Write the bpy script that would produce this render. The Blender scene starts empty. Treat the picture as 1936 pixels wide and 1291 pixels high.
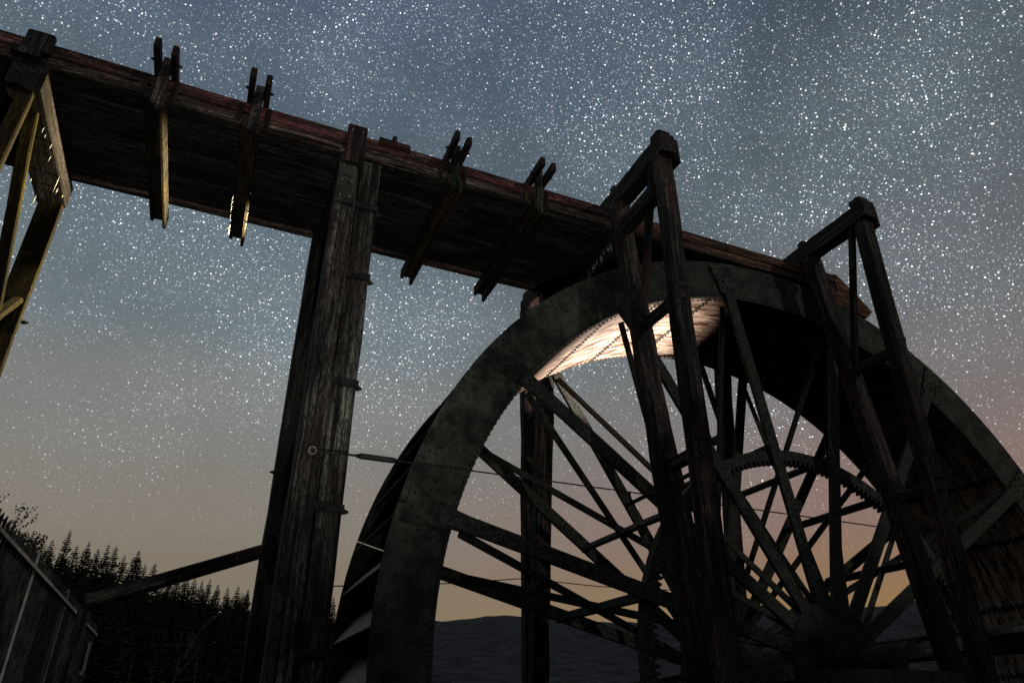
import bpy, bmesh, math, random
from mathutils import Vector, Matrix, noise
random.seed(7)
S = bpy.context.scene
COL = S.collection
R = math.radians
ZG = -0.75                                  # ground level (camera is the origin)

# ------------------------------------------------------------------ camera
cam = bpy.data.cameras.new('camera'); co = bpy.data.objects.new('camera', cam); COL.objects.link(co)
PITCH, AZ = 0.4914, 0.3951
f0 = Vector((math.sin(AZ), math.cos(AZ), 0)); r0 = Vector((math.cos(AZ), -math.sin(AZ), 0)); u0 = Vector((0, 0, 1))
fw = f0*math.cos(PITCH)+u0*math.sin(PITCH); up = u0*math.cos(PITCH)-f0*math.sin(PITCH)
m = Matrix.Identity(4)
for i in range(3):
    m[i][0] = r0[i]; m[i][1] = up[i]; m[i][2] = -fw[i]
co.matrix_world = m
cam.sensor_width = 36.0; cam.lens = 1341.76/1936*36.0
cam.clip_start = 0.05; cam.clip_end = 3000
S.camera = co

# ------------------------------------------------------------------ view
S.view_settings.view_transform = 'Standard'; S.view_settings.look = 'None'
S.view_settings.exposure = 0.0; S.view_settings.gamma = 1.0; S.view_settings.use_curve_mapping = False
S.render.engine = 'CYCLES'
S.cycles.use_denoising = False
S.cycles.max_bounces = 5; S.cycles.diffuse_bounces = 0
S.cycles.sample_clamp_indirect = 0.3

# ------------------------------------------------------------------ night sky
W = bpy.data.worlds.new('World'); S.world = W; W.use_nodes = True
nt = W.node_tree; N = nt.nodes; L = nt.links
for n in list(N): N.remove(n)
def nd(t, **k):
    n = N.new(t)
    for a, b in k.items(): setattr(n, a, b)
    return n
def mth(op, a, b=None, c=None, clamp=False):
    n = nd('ShaderNodeMath', operation=op, use_clamp=clamp)
    for i, v in enumerate((a, b, c)):
        if v is None: continue
        if isinstance(v, (int, float)): n.inputs[i].default_value = v
        else: L.new(v, n.inputs[i])
    return n.outputs[0]
tc = nd('ShaderNodeTexCoord'); gen = tc.outputs['Generated']
sep = nd('ShaderNodeSeparateXYZ'); L.new(gen, sep.inputs[0])
def sramp(stops, fac):
    r = nd('ShaderNodeValToRGB'); e = r.color_ramp.elements
    r.color_ramp.interpolation = 'EASE'
    while len(e) < len(stops): e.new(0.5)
    for k, (p, c) in zip(e, stops): k.position = p; k.color = (*c, 1)
    L.new(fac, r.inputs[0]); return r.outputs[0]
nz = nd('ShaderNodeTexNoise'); nz.inputs['Scale'].default_value = 2.2; nz.inputs['Detail'].default_value = 3
L.new(gen, nz.inputs['Vector'])
zz = mth('ADD', sep.outputs['Z'], mth('MULTIPLY', mth('SUBTRACT', nz.outputs[0], 0.5), 0.10))
# airglow and town glow towards the horizon: warmer to the right (east) than to the left
left = sramp([(0.0, (.21, .165, .11)), (.15, (.222, .188, .142)), (.23, (.226, .206, .176)), (.37, (.204, .212, .204)), (.47, (.146, .180, .196)), (.60, (.104, .142, .172)), (.80, (.076, .106, .152)), (1.0, (.07, .10, .15))], zz)
right = sramp([(0.0, (.29, .18, .065)), (.118, (.290, .182, .080)), (.17, (.270, .170, .108)), (.23, (.245, .163, .138)), (.37, (.180, .164, .162)), (.47, (.130, .139, .146)), (.60, (.090, .112, .126)), (.80, (.058, .077, .104)), (1.0, (.05, .07, .10))], zz)
# east-ness: direction . (cos, sin) of the glow's middle
ea = mth('ADD', mth('MULTIPLY', sep.outputs['X'], 1.7), -0.20, clamp=True)
mixs = nd('ShaderNodeMix', data_type='RGBA'); L.new(ea, mixs.inputs[0]); L.new(left, mixs.inputs[6]); L.new(right, mixs.inputs[7])
# stars: points scattered through space, cut by the celestial sphere
def stars(scale, rad, power, gain, seed):
    mp = nd('ShaderNodeMapping'); mp.inputs['Location'].default_value = (seed, seed*1.7, -seed*.6); L.new(gen, mp.inputs[0])
    v = nd('ShaderNodeTexVoronoi', feature='F1'); v.inputs['Scale'].default_value = scale; L.new(mp.outputs[0], v.inputs['Vector'])
    d = mth('SUBTRACT', 1.0, mth('DIVIDE', v.outputs['Distance'], rad), clamp=True)
    d = mth('POWER', d, 1.25)
    sc = nd('ShaderNodeSeparateColor'); L.new(v.outputs['Color'], sc.inputs[0])
    b = mth('MULTIPLY', mth('POWER', sc.outputs[0], power), gain)
    return mth('MULTIPLY', d, b), sc.outputs[1]
st1, h1 = stars(100, .135, 1.8, 3.6, 3.1)
st2, h2 = stars(165, .21, 1.3, 3.0, 11.7)
st3, h3 = stars(290, .31, 1.2, 1.25, 23.9)
st4, h4 = stars(480, .42, 1.0, .30, 41.3)
dn = nd('ShaderNodeTexNoise'); dn.inputs['Scale'].default_value = 5; dn.inputs['Detail'].default_value = 4; L.new(gen, dn.inputs['Vector'])
dens = mth('MULTIPLY_ADD', dn.outputs[0], 4.6, -1.30, clamp=False)
dens = mth('MAXIMUM', dens, 0.35)
ext = nd('ShaderNodeMapRange', interpolation_type='SMOOTHSTEP'); L.new(sep.outputs['Z'], ext.inputs[0])
ext.inputs[1].default_value = .13; ext.inputs[2].default_value = .55; ext.inputs[3].default_value = 0.0; ext.inputs[4].default_value = 1.0
sm = mth('ADD', mth('ADD', mth('MULTIPLY', st1, mth('ADD', ea, .30)), st2), mth('ADD', st3, st4))
sm = mth('MULTIPLY', mth('MULTIPLY', sm, dens), ext.outputs[0])
tint = nd('ShaderNodeMix', data_type='RGBA'); L.new(h1, tint.inputs[0]); tint.inputs[6].default_value = (.72, .86, 1, 1); tint.inputs[7].default_value = (1, .95, .88, 1)
sv = nd('ShaderNodeVectorMath', operation='SCALE'); L.new(tint.outputs[2], sv.inputs[0]); L.new(sm, sv.inputs['Scale'])
mw = nd('ShaderNodeVectorMath', operation='SCALE'); mw.inputs[0].default_value = (.020, .026, .032); L.new(mth('MULTIPLY', mth('SUBTRACT', dens, .7), ext.outputs[0]), mw.inputs['Scale'])
hz = nd('ShaderNodeVectorMath', operation='ADD'); L.new(mixs.outputs[2], hz.inputs[0]); L.new(mw.outputs[0], hz.inputs[1])
tot = nd('ShaderNodeVectorMath', operation='ADD'); L.new(hz.outputs[0], tot.inputs[0]); L.new(sv.outputs[0], tot.inputs[1])
bg = nd('ShaderNodeBackground'); L.new(tot.outputs[0], bg.inputs[0]); bg.inputs[1].default_value = 1.0
wo = nd('ShaderNodeOutputWorld'); L.new(bg.outputs[0], wo.inputs[0])

# ------------------------------------------------------------------ faint moonlight added as key light behind the camera
sun = bpy.data.lights.new('moon_key', 'SUN'); sun.energy = 0.40; sun.angle = R(0.5); sun.color = (1, .93, .84)
so = bpy.data.objects.new('moon_key', sun); COL.objects.link(so)
so.rotation_euler = Vector((-.42, .78, -.42)).to_track_quat('-Z', 'Y').to_euler()

# ------------------------------------------------------------------ materials
def mat(name):
    mt = bpy.data.materials.new(name); mt.use_nodes = True
    t = mt.node_tree
    return mt, t, t.nodes, t.links, t.nodes['Principled BSDF']
def wood(name, dark, light, stain=None, stain_amt=.5, rough=.85, grain=1.0):
    mt, t, n, l, b = mat(name)
    c = n.new('ShaderNodeTexCoord'); oi = n.new('ShaderNodeObjectInfo')
    mp = n.new('ShaderNodeMapping'); mp.inputs['Scale'].default_value = (26*grain, 26*grain, 1.3*grain)
    ad = n.new('ShaderNodeVectorMath'); ad.operation = 'ADD'
    sc = n.new('ShaderNodeVectorMath'); sc.operation = 'SCALE'; sc.inputs[0].default_value = (17, 9, 31); l.new(oi.outputs['Random'], sc.inputs['Scale'])
    l.new(c.outputs['Object'], ad.inputs[0]); l.new(sc.outputs[0], ad.inputs[1]); l.new(ad.outputs[0], mp.inputs[0])
    g = n.new('ShaderNodeTexNoise'); g.inputs['Scale'].default_value = 1.0; g.inputs['Detail'].default_value = 6; g.inputs['Roughness'].default_value = .7; l.new(mp.outputs[0], g.inputs['Vector'])
    r = n.new('ShaderNodeValToRGB'); r.color_ramp.elements[0].position = .43; r.color_ramp.elements[1].position = .69
    r.color_ramp.elements[0].color = (*dark, 1); r.color_ramp.elements[1].color = (*light, 1); l.new(g.outputs[0], r.inputs[0])
    col = r.outputs[0]
    m3 = n.new('ShaderNodeMapping'); m3.inputs['Scale'].default_value = (60, 60, 16); l.new(ad.outputs[0], m3.inputs[0])
    g3 = n.new('ShaderNodeTexNoise'); g3.inputs['Scale'].default_value = 1.0; g3.inputs['Detail'].default_value = 2; l.new(m3.outputs[0], g3.inputs['Vector'])
    m4 = n.new('ShaderNodeMapping'); m4.inputs['Scale'].default_value = (1.6, 1.6, .55); l.new(ad.outputs[0], m4.inputs[0])
    g4 = n.new('ShaderNodeTexNoise'); g4.inputs['Scale'].default_value = 1.5; g4.inputs['Detail'].default_value = 5; l.new(m4.outputs[0], g4.inputs['Vector'])
    gm = n.new('ShaderNodeMath'); gm.operation = 'MULTIPLY'
    a3 = n.new('ShaderNodeMapRange'); l.new(g3.outputs[0], a3.inputs[0]); a3.inputs[1].default_value = .38; a3.inputs[2].default_value = .62; a3.inputs[3].default_value = .35; a3.inputs[4].default_value = 1.35
    a4 = n.new('ShaderNodeMapRange'); l.new(g4.outputs[0], a4.inputs[0]); a4.inputs[1].default_value = .36; a4.inputs[2].default_value = .64; a4.inputs[3].default_value = .28; a4.inputs[4].default_value = 1.3
    l.new(a3.outputs[0], gm.inputs[0]); l.new(a4.outputs[0], gm.inputs[1])
    gx = n.new('ShaderNodeMix'); gx.data_type = 'RGBA'; gx.blend_type = 'MULTIPLY'; gx.inputs[0].default_value = 1
    if stain:
        m2 = n.new('ShaderNodeMapping'); m2.inputs['Scale'].default_value = (3.2, 3.2, .8); l.new(ad.outputs[0], m2.inputs[0])
        g2 = n.new('ShaderNodeTexNoise'); g2.inputs['Scale'].default_value = 1.2; g2.inputs['Detail'].default_value = 4; l.new(m2.outputs[0], g2.inputs['Vector'])
        mr = n.new('ShaderNodeMapRange'); l.new(g2.outputs[0], mr.inputs[0]); mr.inputs[1].default_value = .46; mr.inputs[2].default_value = .66; mr.inputs[4].default_value = stain_amt
        mx = n.new('ShaderNodeMix'); mx.data_type = 'RGBA'; l.new(mr.outputs[0], mx.inputs[0]); l.new(col, mx.inputs[6]); mx.inputs[7].default_value = (*stain, 1)
        # grain keeps showing through the stain
        ml = n.new('ShaderNodeMix'); ml.data_type = 'RGBA'; ml.blend_type = 'MULTIPLY'; ml.inputs[0].default_value = .55
        l.new(mx.outputs[2], ml.inputs[6]); gr = n.new('ShaderNodeMapRange'); l.new(g.outputs[0], gr.inputs[0]); gr.inputs[1].default_value = .3; gr.inputs[2].default_value = .7; gr.inputs[3].default_value = .1; gr.inputs[4].default_value = 1.3
        l.new(gr.outputs[0], ml.inputs[7]); col = ml.outputs[2]
    l.new(col, gx.inputs[6]); l.new(gm.outputs[0], gx.inputs[7]); col = gx.outputs[2]
    l.new(col, b.inputs['Base Color']); b.inputs['Roughness'].default_value = rough
    b.inputs['Specular IOR Level'].default_value = .25
    bp = n.new('ShaderNodeBump'); bp.inputs['Strength'].default_value = .6; bp.inputs['Distance'].default_value = .01
    l.new(g.outputs[0], bp.inputs['Height']); l.new(bp.outputs[0], b.inputs['Normal'])
    return mt
def blotch(name, a, c2, scale, rough=.7, metal=0.0, stretch=(1, 1, 1), spec=.3, lo=.4, hi=.62, bump=.4, pit=None):
    mt, t, n, l, b = mat(name)
    c = n.new('ShaderNodeTexCoord'); mp = n.new('ShaderNodeMapping'); mp.inputs['Scale'].default_value = stretch
    oi = n.new('ShaderNodeObjectInfo'); sc = n.new('ShaderNodeVectorMath'); sc.operation = 'SCALE'; sc.inputs[0].default_value = (13, 7, 21); l.new(oi.outputs['Random'], sc.inputs['Scale'])
    ad = n.new('ShaderNodeVectorMath'); ad.operation = 'ADD'; l.new(c.outputs['Object'], ad.inputs[0]); l.new(sc.outputs[0], ad.inputs[1]); l.new(ad.outputs[0], mp.inputs[0])
    g = n.new('ShaderNodeTexNoise'); g.inputs['Scale'].default_value = scale; g.inputs['Detail'].default_value = 8; g.inputs['Roughness'].default_value = .68; l.new(mp.outputs[0], g.inputs['Vector'])
    r = n.new('ShaderNodeValToRGB'); r.color_ramp.elements[0].position = lo; r.color_ramp.elements[1].position = hi
    r.color_ramp.elements[0].color = (*a, 1); r.color_ramp.elements[1].color = (*c2, 1); l.new(g.outputs[0], r.inputs[0])
    col = r.outputs[0]
    if pit:
        g2 = n.new('ShaderNodeTexNoise'); g2.inputs['Scale'].default_value = pit; g2.inputs['Detail'].default_value = 3; l.new(mp.outputs[0], g2.inputs['Vector'])
        mr = n.new('ShaderNodeMapRange'); l.new(g2.outputs[0], mr.inputs[0]); mr.inputs[1].default_value = .60; mr.inputs[2].default_value = .70; mr.inputs[3].default_value = 1; mr.inputs[4].default_value = .12
        ml = n.new('ShaderNodeMix'); ml.data_type = 'RGBA'; ml.blend_type = 'MULTIPLY'; ml.inputs[0].default_value = 1; l.new(col, ml.inputs[6]); l.new(mr.outputs[0], ml.inputs[7]); col = ml.outputs[2]
    l.new(col, b.inputs['Base Color']); b.inputs['Roughness'].default_value = rough; b.inputs['Metallic'].default_value = metal
    b.inputs['Specular IOR Level'].default_value = spec
    if bump:
        bp = n.new('ShaderNodeBump'); bp.inputs['Strength'].default_value = bump; bp.inputs['Distance'].default_value = .02
        l.new(g.outputs[0], bp.inputs['Height']); l.new(bp.outputs[0], b.inputs['Normal'])
    return mt
M_TIMBER = wood('tarred_timber', (.005, .006, .004), (.165, .165, .130), (.15, .085, .075), .30)
M_SHADET = wood('shaded_timber', (.003, .003, .0025), (.045, .044, .034), None, 0)  # shade on the far leg put into a darker timber colour
M_YOKE = wood('yoke_timber', (.010, .009, .006), (.095, .056, .020), (.06, .036, .014), .5)  # orange of the torchlight partly put into the yoke colour
M_FRAME = wood('frame_timber', (.004, .004, .0035), (.105, .106, .085), (.12, .042, .042), .45)
M_SIDE = wood('red_side_board', (.020, .012, .010), (.34, .18, .15), (.27, .075, .08), .7)
M_SIDE_LOW = wood('pale_side_board', (.030, .022, .018), (.42, .30, .23), (.30, .13, .11), .5)
M_WARMLIT = wood('orange_board', (.08, .04, .02), (.60, .29, .15), (.42, .16, .08), .5)  # orange-brown wood, with warm lamplight put into its colour
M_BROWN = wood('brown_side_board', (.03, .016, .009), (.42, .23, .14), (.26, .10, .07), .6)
M_UNDER = wood('shaded_underboard', (.005, .005, .004), (.075, .073, .058), None, 0, .95)  # unlit underside of the trough put into a near-black plank colour
M_TORCHLIT = wood('torchlit_brace_timber', (.016, .011, .001), (.085, .060, .003), (.06, .034, .008), .35)  # yellow torch tint on legs and braces put into the wood colour
M_CAP = wood('pinkish_cap_timber', (.010, .008, .008), (.095, .076, .092), (.010, .008, .008), .8)  # pinkish torch tint on the cap put into its colour
M_SHROUD = blotch('olive_painted_iron', (.013, .015, .011), (.060, .067, .049), 3.4, .75, pit=26, spec=.2)
M_IRON = blotch('dark_iron', (.006, .006, .005), (.028, .029, .024), 7, .7, pit=40, spec=.2)
M_SPOKE = blotch('spoke_iron', (.008, .009, .007), (.066, .069, .056), 30, .75, pit=60, spec=.2)
M_SOLE = blotch('rusty_sole_plate', (.050, .024, .013), (.35, .27, .22), 2.6, .75, stretch=(1.0, 5, 1.0), pit=9, lo=.40, hi=.60, spec=.2)
M_BUCKET = blotch('wet_bucket_iron', (.02, .02, .018), (.055, .055, .05), 5, .5, spec=.35)
M_BOLT = blotch('bright_bolt', (.20, .20, .19), (.42, .42, .40), 30, .45, .6, bump=0)
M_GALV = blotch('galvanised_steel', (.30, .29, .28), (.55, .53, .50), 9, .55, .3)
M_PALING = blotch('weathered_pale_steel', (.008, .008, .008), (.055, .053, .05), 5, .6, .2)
M_ROPE = blotch('steel_cable', (.02, .02, .02), (.06, .06, .06), 30, .6, .3, bump=0)
M_GROUND = blotch('night_turf', (.010, .012, .006), (.035, .038, .020), .7, .95, spec=.1)
M_HILL = blotch('moorland', (.014, .016, .018), (.050, .051, .060), .35, .95, stretch=(1, 1, 2.5), spec=.05, bump=0, lo=.42, hi=.66)
M_TREE = blotch('spruce_needles', (.006, .009, .005), (.020, .026, .014), 2, .9, spec=.1, bump=0)
M_BARK = blotch('bark', (.02, .016, .012), (.07, .06, .05), 6, .9)
M_TWIG = blotch('twig', (.04, .035, .03), (.11, .10, .085), 6, .9, bump=0)
M_LEAF = blotch('leaf', (.012, .014, .006), (.035, .04, .018), 3, .8, bump=0)
M_STONE = blotch('wet_stone', (.02, .02, .018), (.06, .058, .05), 1.6, .9)
M_SIGN = blotch('sign_plate', (.16, .15, .13), (.30, .29, .26), 3, .6, bump=0)
M_TORCH = blotch('torch_body', (.02, .02, .02), (.05, .05, .05), 5, .5, bump=0)
def mk_ice():
    mt, t, n, l, b = mat('ice')
    b.inputs['Base Color'].default_value = (.90, .92, .95, 1); b.inputs['Roughness'].default_value = .25
    b.inputs['Transmission Weight'].default_value = .25; b.inputs['IOR'].default_value = 1.31
    return mt
M_ICE = mk_ice()

# ------------------------------------------------------------------ helpers
WM = {}
def link(o, parent=None, M=None):
    COL.objects.link(o); M = M or Matrix.Identity(4)
    if parent:
        o.parent = parent; o.matrix_basis = WM[parent.name].inverted() @ M
    else: o.matrix_basis = M
    WM[o.name] = M.copy(); return o
def empty(name, loc, label, cat, group=None, rot=None):
    o = bpy.data.objects.new(name, None); o.empty_display_size = .2
    M = Matrix.Translation(loc) @ (rot.to_4x4() if rot else Matrix.Identity(4))
    link(o, None, M); return tag(o, label, cat, group)
def tag(o, label=None, cat=None, group=None, kind=None):
    if label: o['label'] = label
    if cat: o['category'] = cat
    if group: o['group'] = group
    if kind: o['kind'] = kind
    return o
def mesh(name, verts, faces, m, smooth=False):
    me = bpy.data.meshes.new(name); me.from_pydata([tuple(v) for v in verts], [], faces); me.materials.append(m)
    if smooth:
        for p in me.polygons: p.use_smooth = True
    me.update(); return me
def fix(bm): bmesh.ops.recalc_face_normals(bm, faces=bm.faces)
def bm_mesh(name, bm, m, smooth=False):
    fix(bm); me = bpy.data.meshes.new(name); bm.to_mesh(me); bm.free(); me.materials.append(m)
    if smooth:
        for p in me.polygons: p.use_smooth = True
    return me
def frame(p0, p1, xh):
    p0 = Vector(p0); p1 = Vector(p1); z = (p1-p0).normalized(); x = Vector(xh); x = (x-z*x.dot(z)).normalized(); y = z.cross(x)
    M = Matrix.Identity(4)
    for i in range(3): M[i][0] = x[i]; M[i][1] = y[i]; M[i][2] = z[i]; M[i][3] = p0[i]
    return M, (p1-p0).length
def add_bar(bm, M, w, d, ln, segs=1, ch=.008, jit=0.0, rnd=random):
    """chamfered bar along local z, section w (x) by d (y)"""
    a, b = w/2, d/2; c = min(ch, a*.45, b*.45)
    sec = [(-a+c, -b), (a-c, -b), (a, -b+c), (a, b-c), (a-c, b), (-a+c, b), (-a, b-c), (-a, -b+c)]
    rings = []
    for k in range(segs+1):
        z = ln*k/segs
        ox, oy = (rnd.uniform(-jit, jit), rnd.uniform(-jit, jit))
        rings.append([bm.verts.new(M @ Vector((x+ox+rnd.uniform(-jit, jit)*.4, y+oy+rnd.uniform(-jit, jit)*.4, z))) for x, y in sec])
    for k in range(segs):
        for i in range(8):
            j = (i+1) % 8; bm.faces.new((rings[k][i], rings[k][j], rings[k+1][j], rings[k+1][i]))
    bm.faces.new(rings[0][::-1]); bm.faces.new(rings[-1])
def beam(name, p0, p1, w, d, m, parent=None, xh=(1, 0, 0), jit=.004, ch=.012, segs=None):
    """one timber or bar as its own object; local z runs along it"""
    M, ln = frame(p0, p1, xh); bm = bmesh.new()
    add_bar(bm, Matrix.Identity(4), w, d, ln, segs or max(1, int(ln/.45)), ch, jit)
    return link(bpy.data.objects.new(name, bm_mesh(name, bm, m)), parent, M)
def box(name, lo, hi, m, parent=None, ch=.008, along=2, jit=.002):
    lo = Vector(lo); hi = Vector(hi); c = (lo+hi)/2; s = hi-lo
    p0 = c.copy(); p1 = c.copy(); p0[along] = lo[along]; p1[along] = hi[along]
    xh = [(0, 1, 0), (1, 0, 0), (1, 0, 0)][along]
    w, d = [(s.y, s.z), (s.x, s.z), (s.x, s.y)][along]
    return beam(name, p0, p1, w, d, m, parent, xh, jit, ch)
def add_cyl(bm, M, r, ln, n=12, r2=None):
    r2 = r if r2 is None else r2
    A = [bm.verts.new(M @ Vector((r*math.cos(2*math.pi*i/n), r*math.sin(2*math.pi*i/n), 0))) for i in range(n)]
    B = [bm.verts.new(M @ Vector((r2*math.cos(2*math.pi*i/n), r2*math.sin(2*math.pi*i/n), ln))) for i in range(n)]
    for i in range(n):
        j = (i+1) % n; bm.faces.new((A[i], A[j], B[j], B[i]))
    bm.faces.new(A[::-1]); bm.faces.new(B)
def add_tube(bm, pts, r, n=6, r2=None):
    r2 = r if r2 is None else r2; rings = []
    for k, p in enumerate(pts):
        p = Vector(p); q = Vector(pts[min(k+1, len(pts)-1)]); o = Vector(pts[max(k-1, 0)])
        M, _ = frame(o, q, (.31, .72, .62)); rr = r+(r2-r)*k/max(1, len(pts)-1)
        x = M.col[0].xyz; y = M.col[1].xyz
        rings.append([bm.verts.new(p+x*rr*math.cos(2*math.pi*i/n)+y*rr*math.sin(2*math.pi*i/n)) for i in range(n)])
    for k in range(len(rings)-1):
        for i in range(n):
            j = (i+1) % n; bm.faces.new((rings[k][i], rings[k][j], rings[k+1][j], rings[k+1][i]))
    bm.faces.new(rings[0][::-1]); bm.faces.new(rings[-1])
def tube(name, pts, r, m, parent=None, n=6, r2=None):
    o = Vector(pts[0]); bm = bmesh.new(); add_tube(bm, [Vector(p)-o for p in pts], r, n, r2)
    return link(bpy.data.objects.new(name, bm_mesh(name, bm, m, True)), parent, Matrix.Translation(o))
def add_dome(bm, p, nrm, r, h=None):
    h = h or r*.75; M, _ = frame(p, Vector(p)+Vector(nrm), (.3, .5, .81)); n = 6
    A = [bm.verts.new(M @ Vector((r*math.cos(i*math.pi/3), r*math.sin(i*math.pi/3), -.002))) for i in range(n)]
    B = [bm.verts.new(M @ Vector((.62*r*math.cos(i*math.pi/3), .62*r*math.sin(i*math.pi/3), h))) for i in range(n)]
    for i in range(n):
        j = (i+1) % n; bm.faces.new((A[i], A[j], B[j], B[i]))
    bm.faces.new(B)
def bolt(name, p, nrm, r, ln, m, parent):
    M, _ = frame(p, Vector(p)+Vector(nrm), (.3, .5, .81)); bm = bmesh.new(); add_cyl(bm, Matrix.Identity(4), r, ln, 6, r*.92)
    add_cyl(bm, Matrix.Translation((0, 0, ln)), r*.55, ln*.6, 8)
    return link(bpy.data.objects.new(name, bm_mesh(name, bm, m)), parent, M)

# ------------------------------------------------------------------ ground, hills
def az_tan(a):
    """height of the skyline over distance, by compass bearing from straight along the wheel axis (deg, + to the right)"""
    pts = [(-180, .02), (-60, .10), (-25, .15), (-13, .135), (-8, .125), (-4.7, .105), (3.1, .100), (9.8, .102), (16.7, .106), (23, .1135), (33.7, .1035), (47.8, .1115), (51.6, .116), (56, .128), (70, .13), (110, .08), (180, .02)]
    for (x0, y0), (x1, y1) in zip(pts, pts[1:]):
        if x0 <= a <= x1: return y0+(y1-y0)*(a-x0)/(x1-x0)
    return .02
def hill_z(x, y):
    r = math.hypot(x, y); a = math.degrees(math.atan2(x, y)); D = 260.0
    top = az_tan(a)*D
    t = min(1, max(0, (r-26)/(D-26))); t = t*t*(3-2*t)
    h = ZG+(top-ZG)*t
    if r > D: h -= (r-D)*.05
    return h+noise.noise((x*.03, y*.03, 1))*min(.8, .012*max(0, r-26))+noise.noise((x*.14, y*.14, 5))*min(.7, .006*max(0, r-26))+noise.noise((x*.5, y*.5, 9))*min(.35, .003*max(0, r-26))
verts, faces = [], []
rs = [26, 30, 35, 41, 48, 56, 66, 78, 92, 108, 126, 148, 174, 204, 236, 262, 300, 380, 520]
na = 540
for r in rs:
    for i in range(na):
        a = 2*math.pi*i/na; x, y = r*math.sin(a), r*math.cos(a); verts.append((x, y, hill_z(x, y)))
for k in range(len(rs)-1):
    for i in range(na):
        j = (i+1) % na; faces.append((k*na+i, k*na+j, (k+1)*na+j, (k+1)*na+i))
tag(link(bpy.data.objects.new('hillside', mesh('hillside', verts, faces, M_HILL, True))), kind='structure')
# flat yard with the wheel pit left open
PX0, PX1, PY0, PY1 = 1.15, 11.9, 6.18, 8.65
xs = [-30, -20, -12, -8, -5, -2, 0, PX0, 4, 7, PX1, 15, 20, 30]; ys = [-30, -18, -10, -4, 0, 3, PY0, PY1, 11, 15, 20, 30]
verts = []; faces = []; idx = {}
for i, x in enumerate(xs):
    for j, y in enumerate(ys):
        idx[i, j] = len(verts); verts.append((x, y, ZG+(noise.noise((x*.2, y*.2, 0))*.06 if (x, y) not in [(a, b) for a in (PX0, 4, 7, PX1) for b in (PY0, PY1)] else 0)))
for i in range(len(xs)-1):
    for j in range(len(ys)-1):
        if PX0 <= xs[i] < PX1 and ys[j] == PY0: continue
        faces.append((idx[i, j], idx[i+1, j], idx[i+1, j+1], idx[i, j+1]))
tag(link(bpy.data.objects.new('ground', mesh('ground', verts, faces, M_GROUND))), kind='structure')
pv = [(x, y, z) for z in (ZG+.004, -5.2) for x, y in ((PX0, PY0), (PX1, PY0), (PX1, PY1), (PX0, PY1))]
tag(link(bpy.data.objects.new('wheel_pit', mesh('wheel_pit', pv, [(0, 1, 5, 4), (1, 2, 6, 5), (2, 3, 7, 6), (3, 0, 4, 7), (4, 5, 6, 7)], M_STONE))), kind='structure')

# ------------------------------------------------------------------ the water wheel
CX, CZ, RO, RI = 6.5036, .5496, 5.12, 4.555
YN, YF = 6.47, 8.35
wheel = empty('water_wheel', (CX, 7.41, CZ), 'huge iron overshot water wheel with riveted rim and many spokes under the timber trough', 'water wheel')
def rot(a): return Matrix.Translation((CX, 7.41, CZ)) @ Matrix.Rotation(-a, 4, 'Y')     # a counter-clockwise seen by the camera
def P(r, a, y): return Vector((r*math.cos(a), y-7.41, r*math.sin(a)))
SEG = R(22.5); A0 = R(98.0)
def arc_plate(name, r0_, r1_, a0, a1, y0, y1, n, m):
    vs, fs = [], []
    for k in range(n+1):
        a = a0+(a1-a0)*k/n
        vs += [P(r0_, a, y0), P(r1_, a, y0), P(r1_, a, y1), P(r0_, a, y1)]
    for k in range(n):
        b = 4*k
        for i in range(4):
            j = (i+1) % 4; fs.append((b+i, b+4+i, b+4+j, b+j))
    fs += [(0, 1, 2, 3), (4*n+3, 4*n+2, 4*n+1, 4*n)]
    me = mesh(name, vs, fs, m); bm = bmesh.new(); bm.from_mesh(me); fix(bm); bm.to_mesh(me); bm.free(); return me
def rivets_shroud(y, ny):
    bm = bmesh.new()
    def dot(r, a, rr=.014): add_dome(bm, P(r, a, y), (0, ny, 0), rr)
    n = 30
    for k in range(n): dot(RI+.035, SEG*(k+.5)/n)
    for e in (0, 1):
        for c in range(2):
            for k in range(6): dot(RI+.07+k*.085, abs(e*SEG-(.012+.014*c)) + (.003 if k % 2 else 0))
    for q in range(4):                                   # curved rows that hold the S-shaped buckets
        for k in range(7):
            t = k/6; dot(RI+.08+.46*t, SEG*(q+.35)/4 + .012 + .075*t**1.8 - .02*t if SEG*(q+.35)/4+.012+.055*t**1.8 < SEG*.93 else SEG*.93, .012)
    return bm_mesh('rivet_row', bm, M_IRON)
gap = .0016
for side, (y0, y1, ny) in {'near': (YN-.012, YN+.014, -1), 'far': (YF-.014, YF+.012, 1)}.items():
    pm = arc_plate('shroud_plate', RI, RO, gap, SEG-gap, y0, y1, 10, M_SHROUD); rm = rivets_shroud(y0 if ny < 0 else y1, ny)
    for k in range(16):
        o = link(bpy.data.objects.new('shroud_plate', pm), wheel, rot(A0+k*SEG+R(.0)))
        if side == 'near': tag(link(bpy.data.objects.new('rivet_row', rm), o, rot(A0+k*SEG)), kind='stuff')
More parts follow.
